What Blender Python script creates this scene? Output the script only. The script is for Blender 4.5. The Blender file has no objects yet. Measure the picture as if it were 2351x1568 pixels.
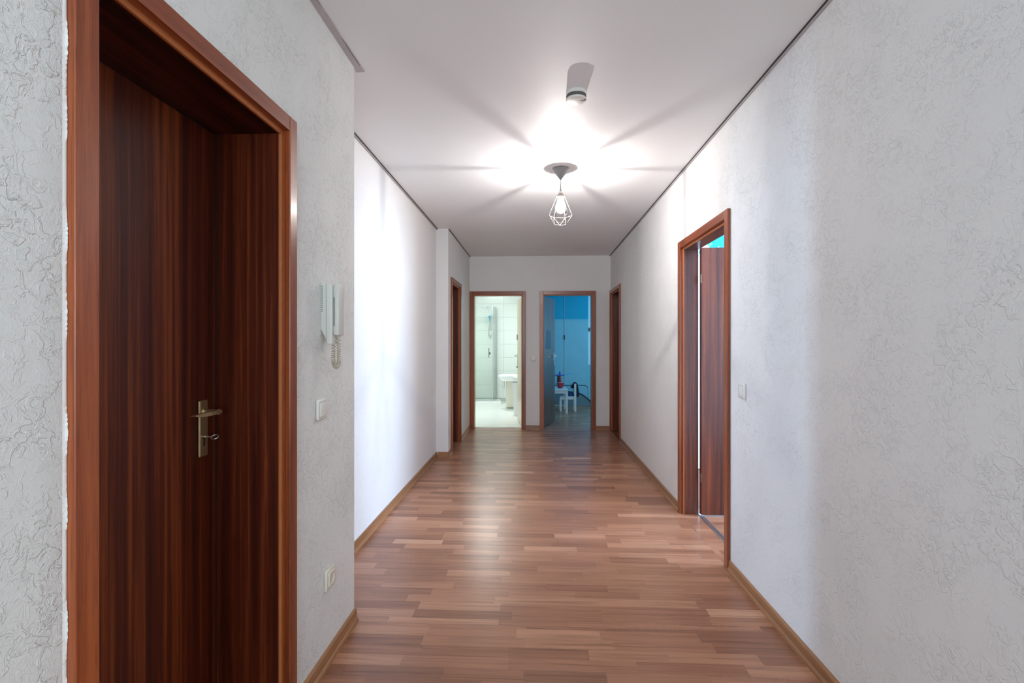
import bpy, bmesh, math, random
from mathutils import Vector, Matrix, Euler
random.seed(7)
PI = math.pi
S = bpy.context.scene
COL = S.collection

# ------------------------------------------------------------------ camera
cam_d = bpy.data.cameras.new('camera')
cam_d.sensor_width = 36.0
cam_d.lens = 1150.0 / 2351.0 * 36.0
cam_d.shift_y = 2.0 / 2351.0
cam_d.clip_start = 0.02
cam = bpy.data.objects.new('camera', cam_d)
COL.objects.link(cam)
cam.location = (0, 0, 1.29)
cam.rotation_euler = (PI / 2, 0, math.atan(54.5 / 1150.0))
S.camera = cam

# ------------------------------------------------------------------ exposure, world, room daylight, added rear fill
S.view_settings.view_transform = 'Standard'
S.view_settings.look = 'None'
S.view_settings.gamma = 1.0
S.view_settings.use_curve_mapping = False
S.view_settings.exposure = 1.22
S.cycles.use_denoising = True
S.cycles.max_bounces = 16
S.cycles.diffuse_bounces = 10
S.cycles.transparent_max_bounces = 16
S.cycles.caustics_reflective = False
S.cycles.caustics_refractive = False
S.cycles.sample_clamp_indirect = 4.0

w = bpy.data.worlds.new('world')
S.world = w
w.use_nodes = True
w.node_tree.nodes['Background'].inputs[0].default_value = (0.55, 0.75, 1.0, 1)
w.node_tree.nodes['Background'].inputs[1].default_value = 0.6


def area(name, loc, rot, sx, sy, power, color, spread=PI):
    d = bpy.data.lights.new(name, 'AREA')
    d.shape = 'RECTANGLE'
    d.size, d.size_y = sx, sy
    d.energy = power
    d.color = color
    d.spread = spread
    o = bpy.data.objects.new(name, d)
    COL.objects.link(o)
    o.location = loc
    o.rotation_euler = rot
    return o


# an area lamp points along -Z; these turn it to face the given way
FACE_MX = (0, PI / 2, 0)     # shines towards -X
FACE_PX = (0, -PI / 2, 0)    # shines towards +X
FACE_PY = (-PI / 2, 0, 0) if False else (PI / 2, 0, 0)
DAY = (0.55, 0.75, 1.0)
area('daylight_right_room', (4.6, 2.95, 1.55), FACE_MX, 1.3, 1.3, 138, DAY)
area('daylight_left_room', (-5.6, 2.90, 1.45), FACE_PX, 1.3, 0.28, 48, (0.50, 0.72, 1.0))
area('daylight_blue_room', (3.2, 9.3, 1.55), FACE_MX, 1.3, 1.3, 28, (0.22, 0.60, 0.86))
area('fill_rear', (0.1, -2.55, 1.50), (PI / 2, 0, 0), 1.3, 1.3, 29, (0.76, 0.92, 1.0))  # fill light added behind the viewer to lift the ambient level
area('ceiling_light_bathroom', (-1.0, 9.3, 2.52), (0, 0, 0), 0.5, 0.5, 17.5, (0.92, 1.0, 0.985))
LAMP_POWER = 30.0


# ------------------------------------------------------------------ materials
def lin(c):
    c = c / 255.0
    return c / 12.92 if c <= 0.04045 else ((c + 0.055) / 1.055) ** 2.4


def rgb(r, g, b):
    return (lin(r), lin(g), lin(b), 1.0)


class NT:
    def __init__(s, name):
        m = bpy.data.materials.new(name)
        m.use_nodes = True
        s.m = m
        s.t = m.node_tree
        s.b = s.t.nodes['Principled BSDF']
        s.out = s.t.nodes['Material Output']

    def n(s, typ, **kw):
        nd = s.t.nodes.new(typ)
        for k, v in kw.items():
            if k.startswith('i_'):
                nd.inputs[k[2:].replace('_', ' ')].default_value = v
            else:
                setattr(nd, k, v)
        return nd

    def l(s, a, b):
        s.t.links.new(a, b)

    def coords(s, scale=(1, 1, 1), kind='Object'):
        tc = s.n('ShaderNodeTexCoord')
        mp = s.n('ShaderNodeMapping')
        mp.inputs['Scale'].default_value = scale
        s.l(tc.outputs[kind], mp.inputs['Vector'])
        return mp.outputs['Vector']

    def noise(s, vec, scale, detail=2.0, rough=0.5, dist=0.0):
        nd = s.n('ShaderNodeTexNoise')
        nd.inputs['Scale'].default_value = scale
        nd.inputs['Detail'].default_value = detail
        nd.inputs['Roughness'].default_value = rough
        nd.inputs['Distortion'].default_value = dist
        if vec is not None:
            s.l(vec, nd.inputs['Vector'])
        return nd.outputs['Fac']

    def ramp(s, fac, stops):
        nd = s.n('ShaderNodeValToRGB')
        e = nd.color_ramp.elements
        while len(e) < len(stops):
            e.new(0.5)
        for el, (p, c) in zip(e, stops):
            el.position = p
            el.color = c if len(c) == 4 else (*c, 1)
        s.l(fac, nd.inputs['Fac'])
        return nd.outputs['Color']

    def math(s, op, a, b=None, clamp=False):
        nd = s.n('ShaderNodeMath', operation=op, use_clamp=clamp)
        for i, v in enumerate((a, b)):
            if v is None:
                continue
            if isinstance(v, (int, float)):
                nd.inputs[i].default_value = v
            else:
                s.l(v, nd.inputs[i])
        return nd.outputs[0]

    def mix(s, fac, a, b, typ='MIX'):
        nd = s.n('ShaderNodeMix', data_type='RGBA', blend_type=typ)
        for key, v in ((0, fac), (6, a), (7, b)):
            if isinstance(v, (int, float)):
                nd.inputs[key].default_value = v
            elif isinstance(v, tuple):
                nd.inputs[key].default_value = v
            else:
                s.l(v, nd.inputs[key])
        return nd.outputs[2]

    def bump(s, h, strength, dist):
        nd = s.n('ShaderNodeBump')
        nd.inputs['Strength'].default_value = strength
        nd.inputs['Distance'].default_value = dist
        s.l(h, nd.inputs['Height'])
        s.l(nd.outputs['Normal'], s.b.inputs['Normal'])


def plain(name, col, rough=0.5, metal=0.0, spec=0.5, grain=0.06, scale=30):
    t = NT(name)
    v = t.coords()
    f = t.noise(v, scale, 3)
    c0 = tuple(x * (1 - grain) for x in col[:3]) + (1,)
    c1 = tuple(min(1, x * (1 + grain)) for x in col[:3]) + (1,)
    t.l(t.ramp(f, [(0.3, c0), (0.7, c1)]), t.b.inputs['Base Color'])
    t.b.inputs['Roughness'].default_value = rough
    t.b.inputs['Metallic'].default_value = metal
    t.b.inputs['Specular IOR Level'].default_value = spec
    return t.m


def plaster(name, base, amp, size=1.0, stroke=(1, 1, 1)):
    """trowelled rough plaster: raised flat patches with broken edges, fine grain between"""
    t = NT(name)
    v = t.coords(stroke)
    a = t.noise(v, 30 * size, 4, 0.62, 0.9)
    plate = t.n('ShaderNodeMapRange', interpolation_type='SMOOTHSTEP')
    plate.inputs['From Min'].default_value = 0.50
    plate.inputs['From Max'].default_value = 0.56
    t.l(a, plate.inputs['Value'])
    rid = t.math('SUBTRACT', 1.0, t.math('MULTIPLY', t.math('ABSOLUTE', t.math('SUBTRACT', t.noise(v, 46 * size, 3, 0.6, 1.2), 0.5)), 16.0), True)
    mask = t.math('MULTIPLY', t.math('SUBTRACT', t.noise(v, 7 * size, 2), 0.24), 2.6, True)
    fine = t.noise(v, 210, 3, 0.6)
    h = t.math('ADD', t.math('MULTIPLY', plate.outputs[0], mask), t.math('MULTIPLY', t.math('MULTIPLY', rid, mask), 0.3))
    h = t.math('ADD', h, t.math('MULTIPLY', fine, 0.22))
    t.bump(h, 1.0, amp)
    tone = t.noise(v, 1.7, 3)
    c0 = tuple(x * 0.965 for x in base[:3]) + (1,)
    t.l(t.ramp(tone, [(0.3, c0), (0.7, base)]), t.b.inputs['Base Color'])
    t.b.inputs['Roughness'].default_value = 0.72
    t.b.inputs['Specular IOR Level'].default_value = 0.25
    return t.m


def wood(name, axis, dark, mid, light, rough=0.32, freq=1.0, coat=0.16, along=1.3, spec=0.5, warp_amt=1.0):
    """ribbon-striped veneer, grain running along the given axis of the object"""
    t = NT(name)
    sc = [62 * freq] * 3
    sc['xyz'.index(axis)] = along
    v = t.coords(tuple(sc))
    warp = t.noise(t.coords((3, 3, 3)), 1.0, 2)
    add = t.n('ShaderNodeVectorMath', operation='ADD')
    t.l(v, add.inputs[0])
    wv = t.n('ShaderNodeCombineXYZ')
    k = t.math('MULTIPLY', warp, warp_amt)
    for i in range(3):
        if i != 'xyz'.index(axis):
            t.l(k, wv.inputs[i])
    t.l(wv.outputs[0], add.inputs[1])
    a = t.noise(add.outputs[0], 0.55, 4, 0.62, 0.25)
    b = t.noise(add.outputs[0], 0.13, 2, 0.5)
    f = t.math('ADD', t.math('MULTIPLY', a, 0.62), t.math('MULTIPLY', b, 0.42))
    col = t.ramp(f, [(0.40, dark), (0.52, mid), (0.64, light)])
    pore_sc = [420] * 3
    pore_sc['xyz'.index(axis)] = 14
    p = t.noise(t.coords(tuple(pore_sc)), 1.0, 2)
    pore = t.ramp(p, [(0.30, (0.72, 0.72, 0.72, 1)), (0.48, (1, 1, 1, 1))])
    t.l(t.mix(1.0, col, pore, 'MULTIPLY'), t.b.inputs['Base Color'])
    t.b.inputs['Roughness'].default_value = rough
    t.b.inputs['Coat Weight'].default_value = coat
    t.b.inputs['Specular IOR Level'].default_value = spec
    t.b.inputs['Coat Roughness'].default_value = 0.18
    t.bump(p, 0.15, 0.0006)
    return t.m


def floor_wood(name):
    """beech strip laminate: tone, grain shift and figure come from each strip's own attribute"""
    t = NT(name)
    at = t.n('ShaderNodeAttribute', attribute_name='strip')
    sep = t.n('ShaderNodeSeparateColor')
    t.l(at.outputs['Color'], sep.inputs[0])
    tint, off, fig = sep.outputs[0], sep.outputs[1], sep.outputs[2]
    tc = t.n('ShaderNodeTexCoord')
    ofv = t.n('ShaderNodeCombineXYZ')
    t.l(t.math('MULTIPLY', off, 40.0), ofv.inputs[0])
    t.l(t.math('MULTIPLY', off, 23.0), ofv.inputs[1])
    add = t.n('ShaderNodeVectorMath', operation='ADD')
    t.l(tc.outputs['Object'], add.inputs[0])
    t.l(ofv.outputs[0], add.inputs[1])
    mp = t.n('ShaderNodeMapping')
    mp.inputs['Scale'].default_value = (1.6, 46, 1)
    t.l(add.outputs[0], mp.inputs['Vector'])
    g = t.noise(mp.outputs[0], 1.0, 4, 0.6, 0.8)
    mp2 = t.n('ShaderNodeMapping')
    mp2.inputs['Scale'].default_value = (7, 260, 1)
    t.l(add.outputs[0], mp2.inputs['Vector'])
    g2 = t.noise(mp2.outputs[0], 1.0, 3, 0.6)
    base = t.ramp(tint, [(0.0, rgb(134, 88, 65)), (0.5, rgb(164, 113, 86)), (0.85, rgb(184, 134, 105)), (1.0, rgb(203, 158, 129))])
    gr = t.ramp(g, [(0.30, (0.66, 0.62, 0.59, 1)), (0.50, (1, 1, 1, 1)), (0.70, (1.14, 1.17, 1.19, 1))])
    c = t.mix(1.0, base, gr, 'MULTIPLY')
    c = t.mix(0.55, c, t.ramp(g2, [(0.32, (0.72, 0.69, 0.66, 1)), (0.55, (1, 1, 1, 1))]), 'MULTIPLY')
    # beech flecks on some strips
    mp3 = t.n('ShaderNodeMapping')
    mp3.inputs['Scale'].default_value = (170, 26, 1)
    mp3.inputs['Rotation'].default_value = (0, 0, 0.25)
    t.l(add.outputs[0], mp3.inputs['Vector'])
    fl = t.noise(mp3.outputs[0], 1.0, 2, 0.5)
    flm = t.math('MULTIPLY', t.math('GREATER_THAN', fig, 0.92), t.math('GREATER_THAN', fl, 0.55))
    c = t.mix(t.math('MULTIPLY', flm, 0.12), c, rgb(206, 160, 130))
    t.l(c, t.b.inputs['Base Color'])
    t.b.inputs['Roughness'].default_value = 0.30
    t.b.inputs['Specular IOR Level'].default_value = 0.5
    t.bump(g2, 0.10, 0.0006)
    return t.m


def thin_glass(name, tint, gloss=0.12, rough=0.02):
    t = NT(name)
    tr = t.n('ShaderNodeBsdfTransparent')
    tr.inputs[0].default_value = tint
    gl = t.n('ShaderNodeBsdfGlossy')
    gl.inputs['Roughness'].default_value = rough
    lw = t.n('ShaderNodeLayerWeight')
    lw.inputs['Blend'].default_value = 0.25
    mx = t.n('ShaderNodeMixShader')
    t.l(t.math('ADD', t.math('MULTIPLY', lw.outputs['Fresnel'], 0.5), gloss * 0.3, True), mx.inputs[0])
    t.l(tr.outputs[0], mx.inputs[1])
    t.l(gl.outputs[0], mx.inputs[2])
    t.l(mx.outputs[0], t.out.inputs[0])
    return t.m


def emit(name, col, strength):
    t = NT(name)
    e = t.n('ShaderNodeEmission')
    e.inputs[0].default_value = col
    e.inputs[1].default_value = strength
    t.l(e.outputs[0], t.out.inputs[0])
    return t.m


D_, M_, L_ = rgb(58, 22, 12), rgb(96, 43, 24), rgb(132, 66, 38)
M = dict(
    wall=plaster('rough_plaster', (0.80, 0.805, 0.805, 1), 0.0014),
    wall_rough=plaster('coarse_plaster', (0.79, 0.805, 0.79, 1), 0.0016, 1.1),
    wall_fine=plaster('fine_plaster', (0.80, 0.79, 0.785, 1), 0.0005, 1.4),
    paint=plain('smooth_paint', (0.80, 0.80, 0.80, 1), 0.7, grain=0.015, scale=3),
    ceiling=plain('ceiling_paint', (0.80, 0.80, 0.81, 1), 0.55, grain=0.01, scale=2),
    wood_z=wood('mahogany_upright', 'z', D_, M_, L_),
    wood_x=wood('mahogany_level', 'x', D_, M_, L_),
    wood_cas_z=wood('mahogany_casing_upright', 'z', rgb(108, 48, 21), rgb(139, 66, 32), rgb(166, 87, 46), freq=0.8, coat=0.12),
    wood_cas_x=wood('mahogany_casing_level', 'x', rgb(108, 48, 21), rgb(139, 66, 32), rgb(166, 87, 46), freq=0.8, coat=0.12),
    entr_z=wood('dark_mahogany_upright', 'z', rgb(58, 18, 8), rgb(86, 32, 13), rgb(130, 63, 26), 0.40, 1.5, 0.03, spec=0.28, warp_amt=0.6),
    entr_x=wood('dark_mahogany_level', 'x', rgb(26, 5, 2), rgb(64, 20, 8), rgb(96, 40, 16), 0.40, 1.0, 0.03, spec=0.28),
    lip=plain('veneer_edge', rgb(176, 104, 58), 0.4),
    skirt=wood('beech_skirting', 'x', rgb(140, 96, 62), rgb(154, 108, 72), rgb(168, 122, 84), 0.4, 1.5, 0.1),
    skirt_y=wood('beech_skirting_y', 'y', rgb(140, 96, 62), rgb(154, 108, 72), rgb(168, 122, 84), 0.4, 1.5, 0.1),
    floor=floor_wood('beech_strip_laminate'),
    floor_base=plain('floor_base', rgb(120, 78, 58), 0.45),
    shadowgap=plain('grey_profile', rgb(178, 170, 172), 0.5),
    gapdark=plain('dark_joint', rgb(40, 36, 38), 0.7),
    brass=plain('aged_brass', (0.62, 0.47, 0.27, 1), 0.40, 1.0),
    brass_dark=plain('dark_brass', (0.16, 0.11, 0.06, 1), 0.4, 1.0),
    chrome=plain('chrome', (0.75, 0.77, 0.78, 1), 0.15, 1.0),
    steel=plain('brushed_steel', (0.55, 0.56, 0.58, 1), 0.3, 1.0),
    white=plain('white_plastic', (0.78, 0.77, 0.73, 1), 0.35, grain=0.01),
    cream=plain('cream_plastic', (0.72, 0.69, 0.60, 1), 0.38, grain=0.02),
    handset=plain('grey_white_plastic', (0.66, 0.67, 0.63, 1), 0.4, grain=0.01),
    coil=plain('beige_cord', (0.52, 0.46, 0.37, 1), 0.5),
    black=plain('black_plastic', (0.012, 0.012, 0.014, 1), 0.4),
    darkgrey=plain('dark_grey_grille', (0.08, 0.08, 0.085, 1), 0.5),
    lampgrey=plain('grey_lacquer', (0.17, 0.167, 0.17, 1), 0.4),
    lampwire=plain('beige_lacquered_wire', (0.13, 0.112, 0.10, 1), 0.35),
    socket=plain('bulb_socket', (0.45, 0.40, 0.34, 1), 0.4),
    filament=emit('glowing_filament', (1.0, 0.90, 0.78, 1), 60.0),
    tile=plain('white_wall_tile', (0.78, 0.82, 0.79, 1), 0.16, grain=0.01),
    grout=plain('grey_grout', (0.60, 0.63, 0.61, 1), 0.8),
    ftile=plain('white_floor_tile', (0.80, 0.81, 0.79, 1), 0.25, grain=0.02),
    ceramic=plain('white_ceramic', (0.84, 0.86, 0.88, 1), 0.12, grain=0.005),
    beige=plain('beige_laminate', (0.76, 0.72, 0.62, 1), 0.4, grain=0.02),
    beige_door=wood('pale_maple_veneer', 'z', rgb(196, 172, 140), rgb(208, 186, 154), rgb(220, 200, 170), 0.3, 0.6, 0.2),
    glass=thin_glass('shower_glass', (0.972, 0.993, 0.985, 1)),
    window_glass=thin_glass('window_glass', (0.96, 0.98, 0.98, 1), 0.1),
    bluewall=plain('blue_paint', (0.005, 0.36, 0.52, 1), 0.6, grain=0.03, scale=4),
    palewall=plain('pale_blue_paint', (0.28, 0.50, 0.57, 1), 0.6, grain=0.03, scale=4),
    kidwhite=plain('white_lacquer', (0.78, 0.78, 0.78, 1), 0.35, grain=0.01),
    navy=plain('navy_cloth', (0.010, 0.012, 0.03, 1), 0.9, grain=0.3, scale=60),
    denim=plain('blue_cloth', (0.03, 0.09, 0.28, 1), 0.9, grain=0.2, scale=60),
    red=plain('red_plastic', (0.50, 0.02, 0.04, 1), 0.35),
    darkred=plain('dark_red_plastic', (0.35, 0.02, 0.02, 1), 0.4),
    toyblue=plain('blue_plastic', (0.02, 0.10, 0.50, 1), 0.35),
    toylight=plain('light_blue_plastic', (0.10, 0.50, 0.85, 1), 0.35),
    poster=plain('dark_blue_print', (0.006, 0.016, 0.07, 1), 0.5, grain=0.5, scale=7),
    greyblue=plain('grey_blue_panel', (0.16, 0.21, 0.23, 1), 0.5),
    alu=plain('threshold_aluminium', (0.60, 0.63, 0.66, 1), 0.32, 1.0),
    white_frame=plain('white_window_frame', (0.80, 0.82, 0.84, 1), 0.3, grain=0.01),
)


def envelope_mat():
    t = NT('frosted_bulb_glass')
    tr = t.n('ShaderNodeBsdfTransparent')
    e = t.n('ShaderNodeEmission')
    e.inputs[0].default_value = (1.0, 0.92, 0.82, 1)
    e.inputs[1].default_value = 7.0
    mx = t.n('ShaderNodeMixShader')
    mx.inputs[0].default_value = 0.5
    t.l(tr.outputs[0], mx.inputs[1])
    t.l(e.outputs[0], mx.inputs[2])
    t.l(mx.outputs[0], t.out.inputs[0])
    return t.m


M['bulb'] = envelope_mat()


def cyan_wall():
    """white wall with a cyan painted upper band whose lower edge is stencilled in speckles"""
    t = NT('cyan_band_wall')
    tc = t.n('ShaderNodeTexCoord')
    sep = t.n('ShaderNodeSeparateXYZ')
    t.l(tc.outputs['Object'], sep.inputs[0])
    v = t.coords((28, 28, 28))
    nz = t.noise(v, 1.0, 3)
    edge = t.math('ADD', sep.outputs[2], t.math('MULTIPLY', t.math('SUBTRACT', nz, 0.5), 0.42))
    side = t.math('ADD', sep.outputs[0], t.math('MULTIPLY', t.math('SUBTRACT', nz, 0.5), 0.5))
    f = t.math('MULTIPLY', t.math('GREATER_THAN', edge, 2.20), t.math('GREATER_THAN', side, 1.74))
    t.l(t.mix(f, (0.80, 0.82, 0.84, 1), (0.01, 0.50, 0.80, 1)), t.b.inputs['Base Color'])
    t.b.inputs['Roughness'].default_value = 0.6
    return t.m


M['cyan'] = cyan_wall()


# ------------------------------------------------------------------ mesh helpers
def box(bm, x0, x1, y0, y1, z0, z1, bev=0.0, seg=1):
    r = bmesh.ops.create_cube(bm, size=1.0)
    vs = r['verts']
    for v in vs:
        v.co = Vector((x0 + (v.co.x + .5) * (x1 - x0), y0 + (v.co.y + .5) * (y1 - y0), z0 + (v.co.z + .5) * (z1 - z0)))
    if bev > 0:
        es = list({e for v in vs for e in v.link_edges})
        bmesh.ops.bevel(bm, geom=es, offset=bev, segments=seg, affect='EDGES', profile=0.5)
    return vs


def lathe(bm, prof, n=32, c=(0, 0, 0), cap=True):
    """prof: list of (radius, z)"""
    rings = []
    for r, z in prof:
        if r < 1e-6:
            rings.append([bm.verts.new((c[0], c[1], c[2] + z))])
        else:
            rings.append([bm.verts.new((c[0] + r * math.cos(2 * PI * i / n), c[1] + r * math.sin(2 * PI * i / n), c[2] + z)) for i in range(n)])
    for a, b in zip(rings[:-1], rings[1:]):
        for i in range(n):
            j = (i + 1) % n
            if len(a) == 1 and len(b) == 1:
                continue
            if len(a) == 1:
                bm.faces.new((a[0], b[j], b[i]))
            elif len(b) == 1:
                bm.faces.new((a[i], a[j], b[0]))
            else:
                bm.faces.new((a[i], a[j], b[j], b[i]))
    if cap:
        for rg, flip in ((rings[0], True), (rings[-1], False)):
            if len(rg) > 2:
                bm.faces.new(list(reversed(rg)) if flip else rg)


def tube(bm, pts, r, n=8, closed=False):
    """swept round bar through pts; r a number or a list"""
    pts = [Vector(p) for p in pts]
    m = len(pts)
    rs = r if isinstance(r, (list, tuple)) else [r] * m
    rings = []
    prev = None
    for i, p in enumerate(pts):
        if closed:
            t = (pts[(i + 1) % m] - pts[i - 1]).normalized()
        else:
            t = (pts[min(i + 1, m - 1)] - pts[max(i - 1, 0)]).normalized()
        if prev is None:
            up = Vector((0, 0, 1)) if abs(t.z) < 0.9 else Vector((1, 0, 0))
            s_ = t.cross(up).normalized()
        else:
            s_ = (prev - t * prev.dot(t)).normalized()
        prev = s_
        u = t.cross(s_)
        rings.append([bm.verts.new(p + (s_ * math.cos(2 * PI * k / n) + u * math.sin(2 * PI * k / n)) * rs[i]) for k in range(n)])
    for i in range(m if closed else m - 1):
        a, b = rings[i], rings[(i + 1) % m]
        for k in range(n):
            j = (k + 1) % n
            bm.faces.new((a[k], a[j], b[j], b[k]))
    if not closed:
        bm.faces.new(list(reversed(rings[0])))
        bm.faces.new(rings[-1])


def prism(bm, poly, axis, a, b):
    """extrude a 2-D polygon along an axis from a to b; poly holds the two other coordinates in xyz order"""
    def P(u, v, t):
        return {'x': (t, u, v), 'y': (u, t, v), 'z': (u, v, t)}[axis]
    A = [bm.verts.new(P(u, v, a)) for u, v in poly]
    B = [bm.verts.new(P(u, v, b)) for u, v in poly]
    n = len(poly)
    for i in range(n):
        j = (i + 1) % n
        bm.faces.new((A[i], A[j], B[j], B[i]))
    bm.faces.new(list(reversed(A)))
    bm.faces.new(B)


def obj(name, bm, mat, parent=None, kind=None, label=None, cat=None, group=None, smooth=False):
    bmesh.ops.recalc_face_normals(bm, faces=bm.faces)
    me = bpy.data.meshes.new(name)
    bm.to_mesh(me)
    bm.free()
    for mm in (mat if isinstance(mat, (list, tuple)) else [mat]):
        me.materials.append(M[mm])
    if smooth:
        for p in me.polygons:
            p.use_smooth = True
        try:
            me.set_sharp_from_angle(angle=math.radians(38))
        except Exception:
            pass
    o = bpy.data.objects.new(name, me)
    COL.objects.link(o)
    if parent:
        o.parent = parent
    tag(o, label, cat, group, kind)
    return o


def tag(o, label=None, cat=None, group=None, kind=None):
    if label:
        o['label'] = label
    if cat:
        o['category'] = cat
    if group:
        o['group'] = group
    if kind:
        o['kind'] = kind
    return o


def empty(name, loc=(0, 0, 0), rz=0.0, **kw):
    o = bpy.data.objects.new(name, None)
    o.empty_display_size = 0.1
    COL.objects.link(o)
    o.location = loc
    o.rotation_euler = (0, 0, rz)
    return tag(o, **kw)


def B():
    return bmesh.new()


# ------------------------------------------------------------------ plan of the flat (metres; the camera stands at 0, 0)
CH = 2.57                 # ceiling height
XR = 1.10                 # right wall
XL = -0.84                # left wall beside the entrance door
XA = -1.12                # left wall, set back part
XP = -0.985               # left wall beyond the pier
YC = 2.283                # corner where the left wall steps back
YP = 5.60                 # pier
YF = 7.44                 # far wall
YF2 = 7.58
CL_H = 1.985              # clear door height
HOLE = 0.035
ENTR = (0.922, 1.628)     # entrance door opening (clear) along Y
RDOOR = (2.952, 3.818)    # open door right
RFAR = (6.605, 7.365)     # closed door far right
LFAR = (5.835, 6.455)     # closed door far left
BATH = (-0.915, -0.213)   # clear opening along X
BLUE = (0.123, 0.822)
LOPEN = (2.33, 2.93)


def wall_x(name, x0, x1, y0, y1, holes, mat, label):
    """wall running along Y with door holes (ya, yb, ztop)"""
    bm = B()
    y = y0
    for a, b, zt in sorted(holes):
        if a > y:
            box(bm, x0, x1, y, a, 0, CH)
        box(bm, x0, x1, a, b, zt, CH)
        y = b
    if y1 > y:
        box(bm, x0, x1, y, y1, 0, CH)
    return obj(name, bm, mat, kind='structure', label=label)


def wall_y(name, y0, y1, x0, x1, holes, mat, label):
    bm = B()
    x = x0
    for h in sorted(holes):
        a, b, zt = h[:3]
        if a > x:
            box(bm, x, a, y0, y1, 0, CH)
        box(bm, a, b, y0, y1, zt, CH)
        if len(h) > 3:
            box(bm, a, b, y0, y1, 0, h[3])
        x = b
    if x1 > x:
        box(bm, x, x1, y0, y1, 0, CH)
    return obj(name, bm, mat, kind='structure', label=label)


def hole(c):
    return (c[0] - HOLE, c[1] + HOLE, CL_H + HOLE)


wall_x('wall_right', XR, XR + 0.117, -2.6, YF, [hole(RDOOR), (RFAR[0] - HOLE, RFAR[1] + HOLE, CL_H + HOLE)], 'wall', 'white rough plaster wall along the right side of the hall')
wall_x('wall_left', XA, XL, -2.6, YC, [hole(ENTR)], 'wall_rough', 'white rough plaster wall around the entrance door')
wall_x('wall_left_recess', XA - 0.15, XA, 1.9, YP, [(LOPEN[0], LOPEN[1], 2.02)], 'wall_fine', 'bright white wall set back on the left of the hall')
wall_x('wall_left_far', XP - 0.265, XP, YP, YF, [hole(LFAR)], 'wall_fine', 'white pier and wall beside the far left door')
wall_y('wall_far', YF, YF2, -2.0, 3.4, [hole(BATH), hole(BLUE)], 'wall_fine', 'white end wall with two door openings')
wall_y('wall_rear', -2.75, -2.6, -1.3, 1.3, [(-0.6, 0.8, 2.25, 0.85)], 'paint', 'white wall behind the viewer with an added opening behind the fill light')  # unseen wall; its opening is made up to go with the rear fill
# rooms beside the hall
wall_y('wall_right_room_far', 5.2, 5.3, XR + 0.15, 4.8, [], 'cyan', 'white wall with cyan painted top seen above the open door leaf')
wall_y('wall_right_room_near', 1.2, 1.3, XR + 0.15, 4.8, [], 'paint', 'white near wall of the right room')
wall_x('wall_right_room_outer', 4.7, 4.8, 1.3, 5.2, [], 'paint', 'white outer wall of the right room')
wall_y('wall_left_room_far', 4.6, 4.7, -5.8, XA - 0.15, [], 'paint', 'white far wall of the left room')
wall_y('wall_left_room_near', 1.8, 1.9, -5.8, XA, [], 'paint', 'white near wall of the left room')
wall_x('wall_left_room_outer', -5.8, -5.7, 1.9, 4.6, [], 'paint', 'white outer wall of the left room')
YB = 11.0                 # bathroom rear wall
wall_y('wall_bathroom_far', YB, YB + 0.1, -2.0, -0.10, [], 'grout', 'white tiled rear wall of the bathroom')
wall_x('wall_bathroom_left', -2.1, -2.0, YF2, YB + 0.1, [], 'tile', 'white left wall of the bathroom')
wall_x('wall_bathroom_right', -0.10, -0.05, YF2, YB + 0.1, [], 'tile', 'white partition wall of the bathroom')
YK = 10.6                 # blue room rear wall
bm = B()
ZT = 1.776
WX0, WX1, WZ0, WZ1 = 1.10, 1.52, 0.82, 2.40
for z0, z1, mi in ((0, ZT, 1), (ZT, CH, 0)):
    n0 = len(bm.faces)
    box(bm, -0.05, WX0, YK, YK + 0.12, z0, z1)
    box(bm, WX1, 3.4, YK, YK + 0.12, z0, z1)
    if mi:
        box(bm, WX0, WX1, YK, YK + 0.12, 0, WZ0)
    else:
        box(bm, WX0, WX1, YK, YK + 0.12, WZ1, CH)
    bm.faces.ensure_lookup_table()
    for f in bm.faces[n0:]:
        f.material_index = mi
obj('wall_blue_room_far', bm, ['bluewall', 'palewall'], kind='structure', label='blue painted wall, paler below, behind the white children table')
wall_x('wall_blue_room_left', -0.05, 0.0, YF2, YK, [], 'bluewall', 'blue left wall of the children room')
wall_x('wall_blue_room_right', 3.3, 3.4, YF2, YK, [], 'palewall', 'pale blue right wall of the children room')

bm = B()
box(bm, -5.9, 4.9, -2.75, 11.3, CH, CH + 0.12)
obj('ceiling', bm, 'ceiling', kind='structure', label='smooth white hall ceiling')

# ------------------------------------------------------------------ floor: base slab and laminate strips
bm = B()
box(bm, -5.9, 4.9, -2.75, 11.3, -0.10, -0.006)
floor = obj('floor', bm, 'floor_base', kind='structure', label='brown beech strip laminate floor of the hall')
SW = 0.0705


def strip_mesh(bm, lay, x0, x1, y0, y1):
    c = (random.betavariate(2.2, 2.4), random.random(), random.random(), 1)
    g = 0.00035
    vs = [bm.verts.new(p) for p in ((x0 + g, y0 + g, 0), (x1 - g, y0 + g, 0), (x1 - g, y1 - g, 0), (x0 + g, y1 - g, 0),
                                    (x0, y0, -0.0006), (x1, y0, -0.0006), (x1, y1, -0.0006), (x0, y1, -0.0006),
                                    (x0, y0, -0.006), (x1, y0, -0.006), (x1, y1, -0.006), (x0, y1, -0.006))]
    fs = [bm.faces.new((vs[0], vs[1], vs[2], vs[3]))]
    for k in (0, 4):
        for i in range(4):
            j = (i + 1) % 4
            fs.append(bm.faces.new((vs[k + 4 + i], vs[k + 4 + j], vs[k + j], vs[k + i])))
    for f in fs:
        for lp in f.loops:
            lp[lay] = c


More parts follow.
